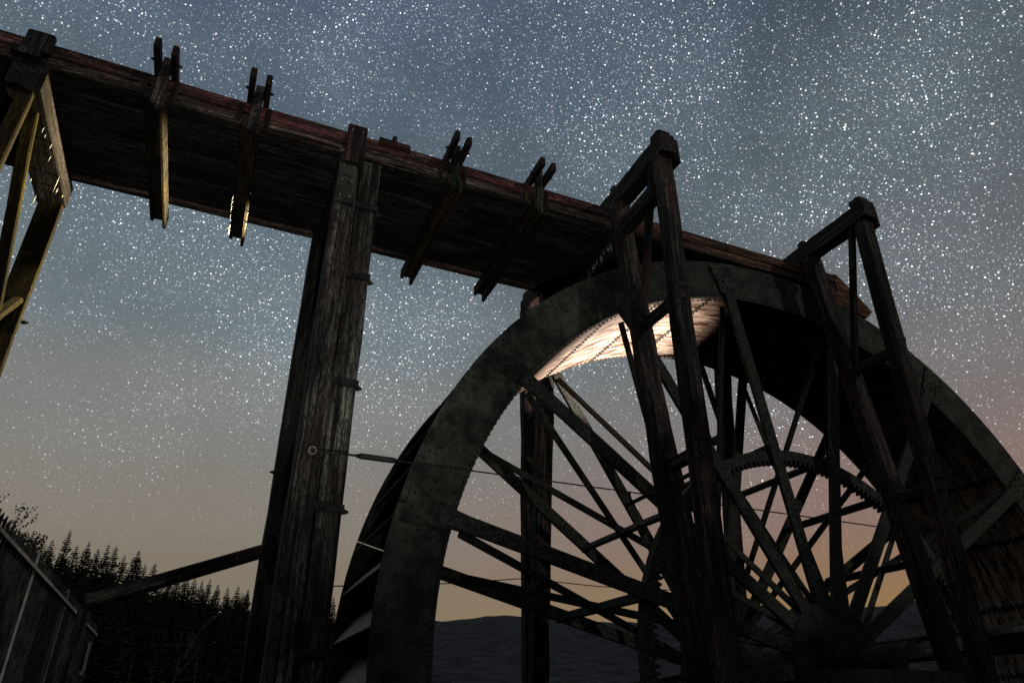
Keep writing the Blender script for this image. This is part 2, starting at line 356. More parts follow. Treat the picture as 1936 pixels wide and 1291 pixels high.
# sole: the cylinder that closes the buckets
SA = SEG/2
sm_ = arc_plate('sole_plate', RI-.006, RI+.004, .001, SA-.001, YN+.016, YF-.016, 6, M_SOLE)
bm = bmesh.new()
for k in range(24):
    y = YN+.06+(YF-YN-.12)*k/23
    for a in (.008, SA-.008): add_dome(bm, P(RI-.006, a, y), -P(1, a, 7.41), .016)
for k in range(12):
    for y in (YN+.055, YF-.055): add_dome(bm, P(RI-.006, SA*(k+.5)/12, y), -P(1, SA*(k+.5)/12, 7.41), .015, .013)
srm = bm_mesh('rivet_row', bm, M_IRON)
bm = bmesh.new()                                          # dark lap strip along the seam
for sgn in (0,):
    vs = [bm.verts.new(P(r, a, y)) for r in (RI-.010, RI-.0062) for a, y in ((-.0045, YN+.02), (.0045, YN+.02), (.0045, YF-.02), (-.0045, YF-.02))]
    for q in ((0, 1, 2, 3), (0, 1, 5, 4), (1, 2, 6, 5), (2, 3, 7, 6), (3, 0, 4, 7)): bm.faces.new([vs[i] for i in q])
lap = bm_mesh('seam_strip', bm, M_IRON)
for k in range(32):
    a = R(101.6)+k*SA
    o = link(bpy.data.objects.new('sole_plate', sm_), wheel, rot(a))
    tag(link(bpy.data.objects.new('rivet_row', srm), o, rot(a)), kind='stuff')
    link(bpy.data.objects.new('seam_strip', lap), o, rot(a))
# buckets: curved iron blades from the sole out to the rim
vs, fs = [], []
nb = 8
for k in range(nb+1):
    t = k/nb; r = RI+.01+(RO-RI-.02)*t; a = .085*t**1.7-.012*math.sin(t*math.pi)
    for dr in (0, .007): vs += [P(r, a+dr/r, YN+.017), P(r, a+dr/r, YF-.017)]
for k in range(nb):
    b = 4*k; fs += [(b, b+1, b+5, b+4), (b+2, b+3, b+7, b+6), (b, b+2, b+6, b+4), (b+1, b+3, b+7, b+5)]
e = 4*nb; fs += [(0, 1, 3, 2), (e, e+1, e+3, e+2)]
bkm = mesh('bucket', vs, fs, M_BUCKET, False)
bmx = bmesh.new(); bmx.from_mesh(bkm); fix(bmx); bmx.to_mesh(bkm); bmx.free()
for k in range(64): link(bpy.data.objects.new('bucket', bkm), wheel, rot(A0+R(2)+k*SEG/4))
# spokes, joint plates, diagonals, cross struts
def wheel_bar(name, pa, pb, w, d, m, xh=(0, 1, 0)):
    M, ln = frame(pa, pb, xh); bm = bmesh.new(); add_bar(bm, M, d, w, ln, 4, .006, .0015); return bm_mesh(name, bm, m)
spn = wheel_bar('spoke', P(.52, 0, YN-.045), P(RI+.06, 0, YN-.045), .155, .05, M_SPOKE)
spf = wheel_bar('spoke', P(.52, 0, YF+.045), P(RI+.06, 0, YF+.045), .155, .05, M_SPOKE)
bm = bmesh.new()
v8 = [P(r, a, y) for y in (YN-.040, YN-.014) for r, a in ((RI-.28, -.0175), (RI+.02, -.021), (RI+.50, -.036), (RI+.50, .036), (RI+.02, .021), (RI-.28, .0175))]
v8 = [bm.verts.new(v) for v in v8]
bm.faces.new(v8[:6]); bm.faces.new(v8[6:][::-1])
for i in range(6): bm.faces.new((v8[i], v8[(i+1) % 6], v8[6+(i+1) % 6], v8[6+i]))
jpm = bm_mesh('joint_plate', bm, M_SHROUD)
bm = bmesh.new()
for k in range(8):
    r = RI-.24+k*.098; w = .013 if r < RI else .013+.016*(r-RI)/.5
    for s in (-1, 0, 1): add_dome(bm, P(r, s*w+(.004 if k % 2 else -.004), YN-.041 if r > RI-.2 else YN-.041), (0, -1, 0), .017)
jrm = bm_mesh('rivet_row', bm, M_IRON)
d1 = wheel_bar('tie_bar', P(RI-.10, R(1.0), YN+.05), P(.60, 0, YF-.03), .085, .03, M_SPOKE)
d2 = wheel_bar('tie_bar', P(RI-.10, R(1.0), YF-.05), P(.60, 0, YN+.03), .085, .03, M_SPOKE)
stm = wheel_bar('cross_strut', P(2.46, R(1.2), YN-.02), P(2.46, R(1.2), YF+.02), .10, .05, M_SPOKE, (1, 0, 0))
for k in range(16):
    a = A0+k*SEG
    link(bpy.data.objects.new('spoke', spn), wheel, rot(a)); link(bpy.data.objects.new('spoke', spf), wheel, rot(a))
    o = link(bpy.data.objects.new('joint_plate', jpm), wheel, rot(a)); tag(link(bpy.data.objects.new('rivet_row', jrm), o, rot(a)), kind='stuff')
    link(bpy.data.objects.new('tie_bar', d1), wheel, rot(a)); link(bpy.data.objects.new('tie_bar', d2), wheel, rot(a))
    link(bpy.data.objects.new('cross_strut', stm), wheel, rot(a))
# internal ring gear bolted behind the near spokes
rg = arc_plate('ring_gear', 2.30, 2.42, 0, 2*math.pi, YN-.018, YN+.10, 120, M_SPOKE)
rgo = link(bpy.data.objects.new('ring_gear', rg), wheel, rot(0))
bm = bmesh.new(); nt_ = 200
for k in range(nt_):
    a = 2*math.pi*k/nt_; h = math.pi/nt_*.52
    q = [bm.verts.new(P(r, aa, y)) for y in (YN-.016, YN+.098) for r, aa in ((2.303, a-h*1.15), (2.245, a-h*.6), (2.245, a+h*.6), (2.303, a+h*1.15))]
    for f in ((0, 1, 2, 3), (7, 6, 5, 4), (0, 1, 5, 4), (1, 2, 6, 5), (2, 3, 7, 6)): bm.faces.new([q[i] for i in f])
tag(link(bpy.data.objects.new('gear_teeth', bm_mesh('gear_teeth', bm, M_SPOKE)), rgo, rot(0)), kind='stuff')
# hubs and axle
def turned(name, prof, n, m):
    vs, fs = [], []
    for r, y in prof:
        for i in range(n): vs.append(P(r, 2*math.pi*i/n, y))
    for k in range(len(prof)-1):
        for i in range(n):
            j = (i+1) % n; fs.append((k*n+i, k*n+j, (k+1)*n+j, (k+1)*n+i))
    fs += [tuple(range(n))[::-1], tuple(range((len(prof)-1)*n, len(prof)*n))]
    me = mesh(name, vs, fs, m); b2 = bmesh.new(); b2.from_mesh(me); fix(b2); b2.to_mesh(me); b2.free(); return me
link(bpy.data.objects.new('hub', turned('hub', [(.30, 6.22), (.36, 6.24), (.36, 6.34), (.60, 6.36), (.63, 6.38), (.63, 6.56), (.58, 6.60), (.34, 6.62), (.34, 6.72)], 40, M_IRON)), wheel, rot(0))
link(bpy.data.objects.new('hub', turned('hub', [(.34, 8.10), (.34, 8.2), (.58, 8.22), (.63, 8.26), (.63, 8.44), (.60, 8.46), (.36, 8.48), (.36, 8.58), (.30, 8.60)], 40, M_IRON)), wheel, rot(0))
link(bpy.data.objects.new('axle', turned('axle', [(.12, 5.62), (.14, 5.63), (.14, 5.98), (.22, 6.0), (.22, 8.82), (.14, 8.84), (.14, 9.2), (.12, 9.21)], 24, M_IRON)), wheel, rot(0))
bm = bmesh.new()
for k in range(16):
    for y in (YN-.075, YF+.075):
        a = k*SEG
        for s in (-.045, .045): add_dome(bm, P(.565, a+s, 6.365 if y < 7 else 8.455), (0, -1 if y < 7 else 1, 0), .022)
tag(link(bpy.data.objects.new('hub_bolts', bm_mesh('hub_bolts', bm, M_IRON)), wheel, rot(A0)), kind='stuff')

# bearing piers either side of the pit
for y0, y1, lab in ((5.45, 6.12, 'dark stone bearing pier below the near end of the wheel axle'), (8.72, 9.3, 'dark stone bearing pier below the far end of the wheel axle')):
    t = empty('bearing_pier', (CX, (y0+y1)/2, ZG), lab, 'pier')
    nx, zz_ = 0, ZG
    for c in range(4):
        z1 = ZG+.30*(c+1)-.01; x = CX-.7+(.0 if c % 2 else -.0); cuts = [-.7, -.28, .2, .7] if c % 2 else [-.7, -.1, .36, .7]
        for a, b in zip(cuts, cuts[1:]): box('stone', (CX+a+.006, y0+random.uniform(0, .02), ZG+.30*c+.004), (CX+b-.006, y1-random.uniform(0, .02), z1), M_STONE, t, .02)
    bm = bmesh.new()
    add_bar(bm, Matrix.Translation((CX, (y0+y1)/2, ZG+1.2)), .6, y1-y0-.1, .05); 
    box('bearing_block', (CX-.26, y0+.08, ZG+1.2), (CX+.26, y1-.08, CZ-.143), M_IRON, t, .03); bm.free()

# ------------------------------------------------------------------ the timber trough (launder)
SL = .0165
lrot = Matrix.Rotation(SL, 3, 'Y')
launder = empty('timber_launder', (0, 7.41, 5.88), 'long raised timber water trough with reddish side boards running over the wheel', 'water trough', rot=lrot)
LM = WM[launder.name]
YA, YB = 6.5, 8.33
def lp(x, y, z): return LM @ Vector((x, y-7.41, z))
def lbox(name, lo, hi, m, parent=None, along=0, ch=.01, jit=.003):
    lo = Vector(lo); hi = Vector(hi); c = (lo+hi)/2; s = hi-lo
    p0 = c.copy(); p1 = c.copy(); p0[along] = lo[along]; p1[along] = hi[along]
    xh = [(0, 1, 0), (1, 0, 0), (1, 0, 0)][along]; w, d = [(s.y, s.z), (s.x, s.z), (s.x, s.y)][along]
    return beam(name, lp(*p0), lp(*p1), w, d, m, parent or launder, xh, jit, ch)
joints = [-5.2, -2.56, .80, 4.26, 8.02]
for a, b in zip(joints, joints[1:]):
    n = 7; w = (YB-YA-.12)/n
    for k in range(n):
        y0 = YA+.06+w*k
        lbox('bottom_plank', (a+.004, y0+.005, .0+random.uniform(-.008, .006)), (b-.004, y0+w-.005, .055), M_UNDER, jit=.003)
    for y0, y1 in ((YA, YA+.055), (YB-.055, YB)):
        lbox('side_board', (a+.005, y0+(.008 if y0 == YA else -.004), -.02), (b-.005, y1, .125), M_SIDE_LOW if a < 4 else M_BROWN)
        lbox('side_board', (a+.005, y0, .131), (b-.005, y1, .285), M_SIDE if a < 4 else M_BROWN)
    lbox('edge_rail', (a+.005, YB+.003, -.03), (b-.005, YB+.05, .06), M_TIMBER)
# end chute: side boards that drop towards the buckets, and a sloping floor
def prism(name, pts, y0, y1, m, parent):
    o = Vector((pts[0][0], y0, pts[0][1])); n = len(pts)
    vs = [Vector((x, y, z))-o for y in (y0, y1) for x, z in pts]
    fs = [tuple(range(n)), tuple(range(n, 2*n))[::-1]]+[(i, (i+1) % n, n+(i+1) % n, n+i) for i in range(n)]
    Rm = Matrix.Rotation(R(90), 4, 'Y')                    # local z along the board
    me = mesh(name, [Rm.inverted() @ v for v in vs], fs, m); b2 = bmesh.new(); b2.from_mesh(me); fix(b2); b2.to_mesh(me); b2.free()
    return link(bpy.data.objects.new(name, me), parent, Matrix.Translation(o) @ Rm)
for y0 in (6.496, YB-.05):
    prism('chute_board', [(7.50, 5.80), (8.035, 5.79), (8.30, 5.70), (8.10, 6.03), (7.50, 6.04)][::1] if False else [(8.03, 5.86), (8.03, 6.03), (8.10, 6.03), (8.30, 5.86)], y0, y0+.055, M_WARMLIT, launder)
    prism('chute_board', [(7.52, 5.69), (7.62, 5.72), (8.03, 5.72), (8.03, 5.853), (8.306, 5.853), (8.66, 5.50), (8.52, 5.37), (8.12, 5.47), (7.86, 5.50), (7.66, 5.60)], y0-.004, y0+.05, M_WARMLIT, launder)
beam('chute_floor', (7.98, 7.41, 5.75), (8.58, 7.41, 5.47), .03, 1.7, M_WARMLIT, launder, (0, 0, 1))
# yokes: a bearer under the trough clasped by twin planks that stand up past the sides
for x in (-1.39, -.425, 1.92, 3.05):
    yo = lbox('yoke', (x-.052, 6.40, -.20), (x+.052, 8.52, -.035), M_YOKE, along=1, jit=0)
    for s in (-1, 1):
        lbox('yoke_plank', (x+s*.075-.022, 6.36+.02*s, -.225-.02*s), (x+s*.075+.022, 8.60+.03*s, -.05), M_YOKE, yo, 1, jit=.001)
        lbox('top_plank', (x+s*.085-.031, 6.13+.02*s, .292), (x+s*.085+.031, 8.62, .43), M_YOKE, yo, 1)
    for y0 in (6.39, 8.345): lbox('upright', (x-.05, y0, -.20), (x+.05, y0+.092, .47), M_TIMBER, yo, 2)
    lbox('side_strip', (x+.115, 6.468, -.03), (x+.17, 6.497, .24), M_YOKE, yo, 2); lbox('side_strip', (x-.18, 6.468, -.02), (x-.13, 6.497, .20), M_YOKE, yo, 2)  # thin upright strips on the side board next to each yoke
    for z in (.36,):
        bolt('bolt_head', lp(x-.115, 6.36, z), (-1, 0, 0), .02, .025, M_IRON, yo); bolt('bolt_head', lp(x+.115, 6.36, z), (1, 0, 0), .02, .025, M_IRON, yo)
# peg block on the edge between the middle trestle and the third yoke
pb = lbox('peg_block', (.98, 6.475, .22), (1.36, 6.60, .335), M_SIDE, along=0)
tube('peg', [lp(1.16, 6.53, .33), lp(1.17, 6.53, .43)], .032, M_TIMBER, pb, 8)
lbox('edge_strip', (-2.2, 6.485, -.035), (.55, 6.499, .0), M_TIMBER, along=0); lbox('edge_strip', (1.1, 6.485, -.035), (4.1, 6.499, .0), M_TIMBER, along=0)

# ------------------------------------------------------------------ trestles under the trough
tr = empty('trough_trestle', (.8, 7.45, ZG), 'tall timber trestle with twin bolted front posts between the fence and the wheel', 'trestle', 'trestles carrying the trough')
beam('leg', (.685, 6.655, ZG), (.685, 6.655, 5.82), .235, .30, M_TIMBER, tr, jit=.006)
beam('leg', (.935, 6.675, ZG), (.935, 6.675, 5.82), .235, .26, M_TIMBER, tr, jit=.006)
beam('leg', (.66, 8.24, ZG), (.66, 8.24, 5.82), .30, .28, M_SHADET, tr, jit=.006)
box('cap_beam', (.56, 6.86, 5.56), (1.06, 8.08, 5.83), M_FRAME, tr, along=1)
pl = box('splice_plate', (.565, 6.478, 5.10), (.775, 6.502, 5.70), M_SHROUD, tr, .004)
for x in (.615, .725):
    for z in (5.18, 5.40, 5.61): bolt('bolt_head', (x, 6.478, z), (0, -1, 0), .013, .014, M_BOLT, pl)
cl = box('cleat', (.60, 6.43, 5.66), (.83, 6.482, 6.22), M_SIDE, tr, .03)
for x in (.655, .775): bolt('bolt_head', (x, 6.43, 6.13), (0, -1, 0), .013, .014, M_BOLT, cl)
for z in (5.15, 4.22, 2.96, 1.71, .5):
    st = box('strap', (.80, 6.515, z-.035), (1.065, 6.542, z+.035), M_IRON, tr, .006)
    bolt('bolt_head', (1.055, 6.63, z), (1, 0, 0), .028, .04, M_IRON, tr)
    bolt('bolt_head', (.885, 6.515, z), (0, -1, 0), .018, .02, M_IRON, st)
box('mortise_block', (.655, 6.485, 3.10), (.715, 6.502, 3.32), M_IRON, tr, .004)
bolt('bolt_head', (.508, 8.2, 2.48), (-1, 0, 0), .02, .03, M_IRON, tr)
beam('brace', (.80, 6.84, 1.0), (.80, 8.08, 3.0), .10, .16, M_FRAME, tr); beam('brace', (.90, 6.84, 3.0), (.90, 8.08, 1.0), .10, .16, M_FRAME, tr)
beam('brace', (.80, 6.84, 3.4), (.80, 8.08, 5.4), .10, .16, M_FRAME, tr)
beam('raking_shore', (.52, 8.32, 1.63), (-1.02, 8.32, 1.02), .16, .13, M_FRAME, tr, (0, 1, 0))
beam('shore_post', (-1.02, 8.32, ZG), (-1.02, 8.32, .95), .10, .10, M_FRAME, tr)
# left trestle
tl = empty('trough_trestle', (-2.55, 7.45, ZG), 'leftmost timber trestle with pale torchlit braces at the edge of the photo', 'trestle', 'trestles carrying the trough')
beam('leg', (-2.545, 6.60, ZG), (-2.545, 6.60, 5.88), .14, .08, M_TORCHLIT, tl, jit=.006)
beam('leg', (-2.545, 8.46, ZG), (-2.545, 8.46, 5.56), .26, .07, M_TORCHLIT, tl, jit=.006)
box('cap_beam', (-2.72, 6.50, 5.57), (-2.40, 8.52, 5.885), M_CAP, tl, along=1)
cb = box('cap_block', (-2.68, 6.40, 5.98), (-2.43, 6.492, 6.235), M_FRAME, tl, .04)
beam('cleat', (-2.62, 6.45, 5.90), (-2.62, 6.45, 5.985), .26, .10, M_FRAME, tl)
beam('brace', (-2.52, 6.84, 5.55), (-2.50, 8.34, 2.9), .12, .07, M_TORCHLIT, tl)
beam('brace', (-2.46, 8.26, 4.1), (-2.46, 6.84, 2.6), .10, .07, M_TORCHLIT, tl)
bolt('bolt_head', (-2.415, 8.50, 3.95), (1, 0, 0), .025, .04, M_IRON, tl)

# ------------------------------------------------------------------ gantries over the wheel
def gantry(X, label, bearer, lean=0.0):
    t = empty('wheel_gantry', (X, 7.41, ZG), label, 'gantry', 'timber gantries straddling the wheel')
    for s in (-1, 1):
        y = lambda v: 7.41+s*(7.41-v)
        y = (lambda v: v) if s < 0 else (lambda v: 14.82-v)
        dx = 0 if s < 0 else -.07
        beam('post', (X-lean+dx, y(5.43), ZG), (X+dx, y(5.43), 6.08), .205, .19, M_FRAME, t, jit=.009, ch=.025)
        yb = 5.545
        beam('raking_post', (X-.05-lean*.6+dx, y(yb+.09), ZG), (X-.05+dx, y(6.36), 6.08), .235, .19, M_FRAME, t, jit=.009, ch=.025)
        beam('strut', (X-.04+dx, y(5.58), 6.07), (X-.05+dx, y(6.06), 4.2), .085, .08, M_FRAME, t)
        for z, w in ((4.10, .12), (2.33, .12)):
            b_ = 6.36-(6.08-z)*.115; f = (6.08-z)/6.83
            beam('cross_rail', (X-lean*f+dx-.02, y(5.33), z), (X-lean*f+dx-.02, y(b_+.05), z), .10, w, M_FRAME, t)
            bolt('bolt_head', (X-lean*f+dx+.103, y(5.43), z), (1, 0, 0), .02, .03, M_IRON, t)
            box('iron_clasp', (X-lean*f+dx-.09, min(y(5.325), y(5.333)), z+.1), (X-lean*f+dx+.09, max(y(5.325), y(5.333)), z+.15), M_IRON, t, .002)
        box('packing_block', (X-.10, min(y(5.30), y(5.50)), 6.363), (X+.10, max(y(5.30), y(5.50)), 6.45), M_FRAME, t, .03)
        box('side_block', (X+.112, min(y(5.30), y(5.50)), 6.02), (X+.20, max(y(5.30), y(5.50)), 6.36), M_FRAME, t, .025)
        box('iron_clasp', (X-.09, min(y(6.40), y(6.52)), 6.362), (X-.01, max(y(6.40), y(6.52)), 6.43), M_IRON, t, .02)
    box('cap_beam', (X-.11, 5.26, 6.083), (X+.11, 9.56, 6.36), M_FRAME, t, .02, 1, .006)
    if bearer: box('bearer', (X-.14, 5.51, 5.52), (X+.02, 9.22, 5.74), M_FRAME, t, .02, 1, .005)
    return t
gantry(4.255, 'tall timber gantry left of the wheel hub with a bearer under the trough', True)
gantry(7.525, 'timber gantry right of the wheel hub rising above the trough end', False, .13)
beam('sill', (9.1, 5.2, .83), (9.1, 9.8, .83), .2, .22, M_FRAME); 
sl = bpy.data.objects['sill']
sill = empty('timber_rail', (9.1, 7.5, ZG), 'dark level timber rail on two posts right of the wheel hub', 'rail')
sl.parent = sill; sl.matrix_basis = WM[sill.name].inverted() @ WM['sill']; sl.name = 'rail'
for y in (5.3, 9.7): beam('post', (9.1, y, ZG), (9.1, y, .72), .2, .2, M_FRAME, sill)

# ------------------------------------------------------------------ steel tie with turnbuckle, overhead wire
tie = empty('steel_tie', (.70, 6.44, 2.19), 'thin steel tie rod with eye and turnbuckle from the trestle past the wheel', 'tie rod')
ring = bmesh.new(); pts = [(.035*math.cos(i*math.pi/6), -.0, .035*math.sin(i*math.pi/6)) for i in range(13)]
for i in range(12): add_tube(ring, [pts[i], pts[i+1]], .009, 6)
link(bpy.data.objects.new('eye', bm_mesh('eye', ring, M_BOLT, True)), tie, Matrix.Translation((.70, 6.43, 2.19)))
tube('rod', [(.735, 6.43, 2.19), (1.15, 6.41, 2.187)], .011, M_ROPE, tie)
tb = tube('turnbuckle', [(1.13, 6.41, 2.187), (1.17, 6.41, 2.187), (1.28, 6.41, 2.186), (1.42, 6.41, 2.185), (1.46, 6.41, 2.185)], .030, M_ROPE, tie, 8)
tube('nut', [(1.10, 6.41, 2.187), (1.135, 6.41, 2.187)], .02, M_IRON, tb); tube('nut', [(1.455, 6.41, 2.185), (1.49, 6.41, 2.185)], .02, M_IRON, tb)
tube('cable', [(1.45, 6.41, 2.185), (3.0, 6.40, 2.175), (4.6, 6.40, 2.16), (8.0, 6.40, 2.12)], .0075, M_ROPE, tie)
tube('shackle', [(4.03, 6.40, 2.16), (4.03, 6.39, 2.10), (4.05, 6.39, 2.06)], .014, M_IRON, tie)
ow = empty('overhead_wire', (4.05, 9.4, 1.76), 'thin slack wire strung low between the far posts behind the wheel', 'wire')
A_, B_, C_ = Vector((.52, 8.25, 1.26)), Vector((4.1, 9.40, 1.755)), Vector((7.42, 9.40, 1.80))
tube('wire', [A_, A_.lerp(B_, .35)-Vector((0, 0, .035)), A_.lerp(B_, .65)-Vector((0, 0, .035)), B_], .007, M_ROPE, ow, 5)
tube('wire', [B_, B_.lerp(C_, .35)-Vector((0, 0, .05)), B_.lerp(C_, .65)-Vector((0, 0, .05)), C_], .007, M_ROPE, ow, 5)

# ------------------------------------------------------------------ palisade fence on the left
FX = -1.8
fence = empty('palisade_fence', (FX, 11, ZG), 'tall grey steel palisade fence receding along the lower left edge', 'fence')
bm = bmesh.new()
vs = [(-.030, 0), (-.011, .022), (.011, .022), (.030, 0)]
H = 2.42
prof = []
for z in (0.0, H-.10): prof.append([bm.verts.new((x, y, z)) for x, y in [(b, a) for a, b in vs]])
tipv = [bm.verts.new((y, x, z)) for (x, y), z in zip(vs, (H-.045, H, H, H-.045))]
prof.append(tipv)
for k in range(2):
    for i in range(3): bm.faces.new((prof[k][i], prof[k][i+1], prof[k+1][i+1], prof[k+1][i]))
bm.normal_update()
g = bmesh.ops.solidify(bm, geom=bm.faces[:], thickness=.004)
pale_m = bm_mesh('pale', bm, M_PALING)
yy = 4.6; k = 0
while yy < 17.0:
    M = Matrix.Translation((FX+random.uniform(-.004, .004), yy, ZG+random.uniform(-.012, .012))) @ Matrix.Rotation(random.uniform(-.008, .008), 4, 'X')
    if not any(abs(yy-p) < .06 for p in (6.95, 9.70, 12.45, 15.2)): link(bpy.data.objects.new('pale', pale_m), fence, M)
    yy += .155
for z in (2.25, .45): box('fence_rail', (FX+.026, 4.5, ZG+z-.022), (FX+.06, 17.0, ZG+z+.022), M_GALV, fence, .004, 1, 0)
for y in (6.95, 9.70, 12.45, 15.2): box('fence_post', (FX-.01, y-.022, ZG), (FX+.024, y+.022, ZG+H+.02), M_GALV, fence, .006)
sg = empty('sign_plate', (FX+.06, 16.2, ZG+1.5), 'small pale plate fixed crooked on the far end of the steel fence', 'sign')
beam('plate', (FX+.055, 16.2, ZG+1.55), (FX+.055, 16.15, ZG+2.05), .012, .42, M_SIGN, sg, jit=.001)
beam('bracket', (FX+.03, 16.2, ZG+1.5), (FX+.03, 16.2, ZG+1.56), .03, .3, M_GALV, sg)
for i, (x, y, tx) in enumerate([(-.9, 15.8, -.05), (-.55, 16.2, -.03), (-.2, 16.5, .02), (.25, 16.8, -.08)]):
    o = tube('fence_stake', [(x, y, ZG), (x+tx, y, ZG+1.9)], .008, M_PALING)
    tag(o, 'thin leaning steel stake in the dark grass beyond the fence corner', 'stake', 'thin stakes beyond the fence')

# ------------------------------------------------------------------ trees
def conifer_mesh(h, seed):
    rn = random.Random(seed); bm = bmesh.new()
    z = h*.10
    while z < h*.985:
        t = z/h; ln = h*.23*(1-t)**.85*rn.uniform(.75, 1.2)+.05; n = 11 if t < .7 else 7
        ph = rn.uniform(0, 6.28)
        for i in range(n):
            if rn.random() < .05: continue
            a = ph+i*6.283/n+rn.uniform(-.2, .2); l_ = ln*rn.uniform(.65, 1.15); dr = -.30*l_+rn.uniform(-.1, .12)*l_
            d = Vector((math.cos(a), math.sin(a), 0)); s = Vector((-d.y, d.x, 0))*l_*.30
            b0 = Vector((0, 0, z)); mid = b0+d*l_*.55+Vector((0, 0, dr*.75)); tip = b0+d*l_+Vector((0, 0, dr*.75+l_*.10))
            v = [bm.verts.new(q) for q in (b0, mid+s+Vector((0, 0, -.12*l_)), tip, mid-s+Vector((0, 0, -.12*l_)), mid+Vector((0, 0, .05*l_)))]
            bm.faces.new((v[0], v[1], v[4])); bm.faces.new((v[1], v[2], v[4])); bm.faces.new((v[2], v[3], v[4])); bm.faces.new((v[3], v[0], v[4]))
            for q in range(2):                              # side sprays
                p = b0.lerp(tip, rn.uniform(.35, .8)); sd = (d*.5+(s.normalized() if q else -s.normalized())).normalized()*l_*.38
                vv = [bm.verts.new(w) for w in (p, p+sd+Vector((0, 0, -.10*l_)), p+sd*.5+Vector((0, 0, .05)))]
                bm.faces.new(vv)
        z += h*.026*(1.15-.45*t)
    me = bpy.data.meshes.new('crown'); bm.to_mesh(me); bm.free(); me.materials.append(M_TREE)
    tb_ = bmesh.new(); add_tube(tb_, [(0, 0, -.5), (0, 0, h*.5), (0, 0, h)], h*.016, 6, .01)
    return me, bm_mesh('trunk', tb_, M_BARK)
protos = [conifer_mesh(9.0, s) for s in (1, 2, 3, 4, 5)]
def conifer(x, y, z, h, k, lab, grp=None):
    t = empty('conifer', (x, y, z), lab, 'tree', grp)
    s = h/9.0; M = Matrix.Translation((x, y, z)) @ Matrix.Rotation(random.uniform(0, 6.28), 4, 'Z') @ Matrix.Diagonal((s*random.uniform(.8, 1.4), s*random.uniform(.8, 1.4), s, 1))
    for n, me in zip(('crown', 'trunk'), protos[k]): link(bpy.data.objects.new(n, me), t, M)
# skyline trees: (bearing in degrees, slope of the tip seen from the yard)
sky_t = [(-12.5, .200), (-11.6, .196), (-11.1, .1985), (-10.4, .188), (-9.9, .190), (-9.05, .2035), (-8.4, .186), (-7.75, .192), (-7.1, .185), (-6.55, .1915), (-6.05, .190), (-5.4, .180), (-4.6, .1875), (-4.0, .172), (-3.4, .174), (-2.7, .164), (-2.2, .165), (-1.7, .160), (-1.15, .1635), (-.6, .161), (-.1, .158), (.4, .160), (1.0, .154), (1.7, .151), (2.4, .1525), (3.1, .150), (3.8, .149), (4.5, .1515), (5.2, .148), (5.9, .150), (6.6, .147), (7.4, .146), (8.3, .149), (9.2, .145), (10.2, .146), (11.2, .143), (12.4, .143), (13.6, .141), (14.8, .141), (-13.5, .194), (-14.6, .19), (-15.8, .192), (-17.2, .187)]
for i, (a, t) in enumerate(sky_t):
    D = random.uniform(92, 112); x, y = D*math.sin(R(a)), D*math.cos(R(a)); zb = hill_z(x, y); h = t*D-zb
    lab = 'tallest spiky spruce on the skyline just right of the steel fence' if i == 5 else 'black spruce showing its spiky tip on the left skyline'
    conifer(x, y, zb, h, i % 5, lab, None if i == 5 else 'spruces on the left skyline')
for i in range(190):
    a = random.uniform(-18, 16); D = random.uniform(50, 90) if i < 100 else random.uniform(88, 100); x, y = D*math.sin(R(a)), D*math.cos(R(a)); zb = hill_z(x, y)
    top = (.186 if a < -4 else .168-.0016*(a+4)*3 if a < 6 else .125)
    lim = (.150+max(0, -a-3)*.0035-(max(0, a)*.0012))
    h = max(3.0, min(11, (lim-(random.uniform(.012, .035) if i < 100 else random.uniform(.0, .016)))*D-zb)); conifer(x, y, zb, h, i % 5, 'dark spruce in the forest below the left skyline', 'spruces in the dark forest')

bb = bmesh.new(); rn = random.Random(12)  # unseen spruces added only to keep moonlight off the lower structure
for i in range(26):
    x = -2+i*1.0+rn.uniform(-.5, .5); y = -11.5+rn.uniform(-1.6, 1.6)-.25*(x-8); h = rn.uniform(12.4, 15.6); me = protos[i % 5][0]; t0 = len(bb.verts)
    bb.from_mesh(me); bb.verts.ensure_lookup_table(); k_ = h/9.0; ca_, sa_ = math.cos(i*2.1), math.sin(i*2.1)
    for v in bb.verts[t0:]: v.co = Vector((x+(v.co.x*ca_-v.co.y*sa_)*k_*1.3, y+(v.co.x*sa_+v.co.y*ca_)*k_*1.3, ZG+v.co.z*k_))
me = bpy.data.meshes.new('shade_belt'); bb.to_mesh(me); bb.free(); me.materials.append(M_TREE)
tag(link(bpy.data.objects.new('shade_belt', me)), 'unseen spruce belt added behind the viewer to shade the lower timbers', 'trees', kind='stuff')

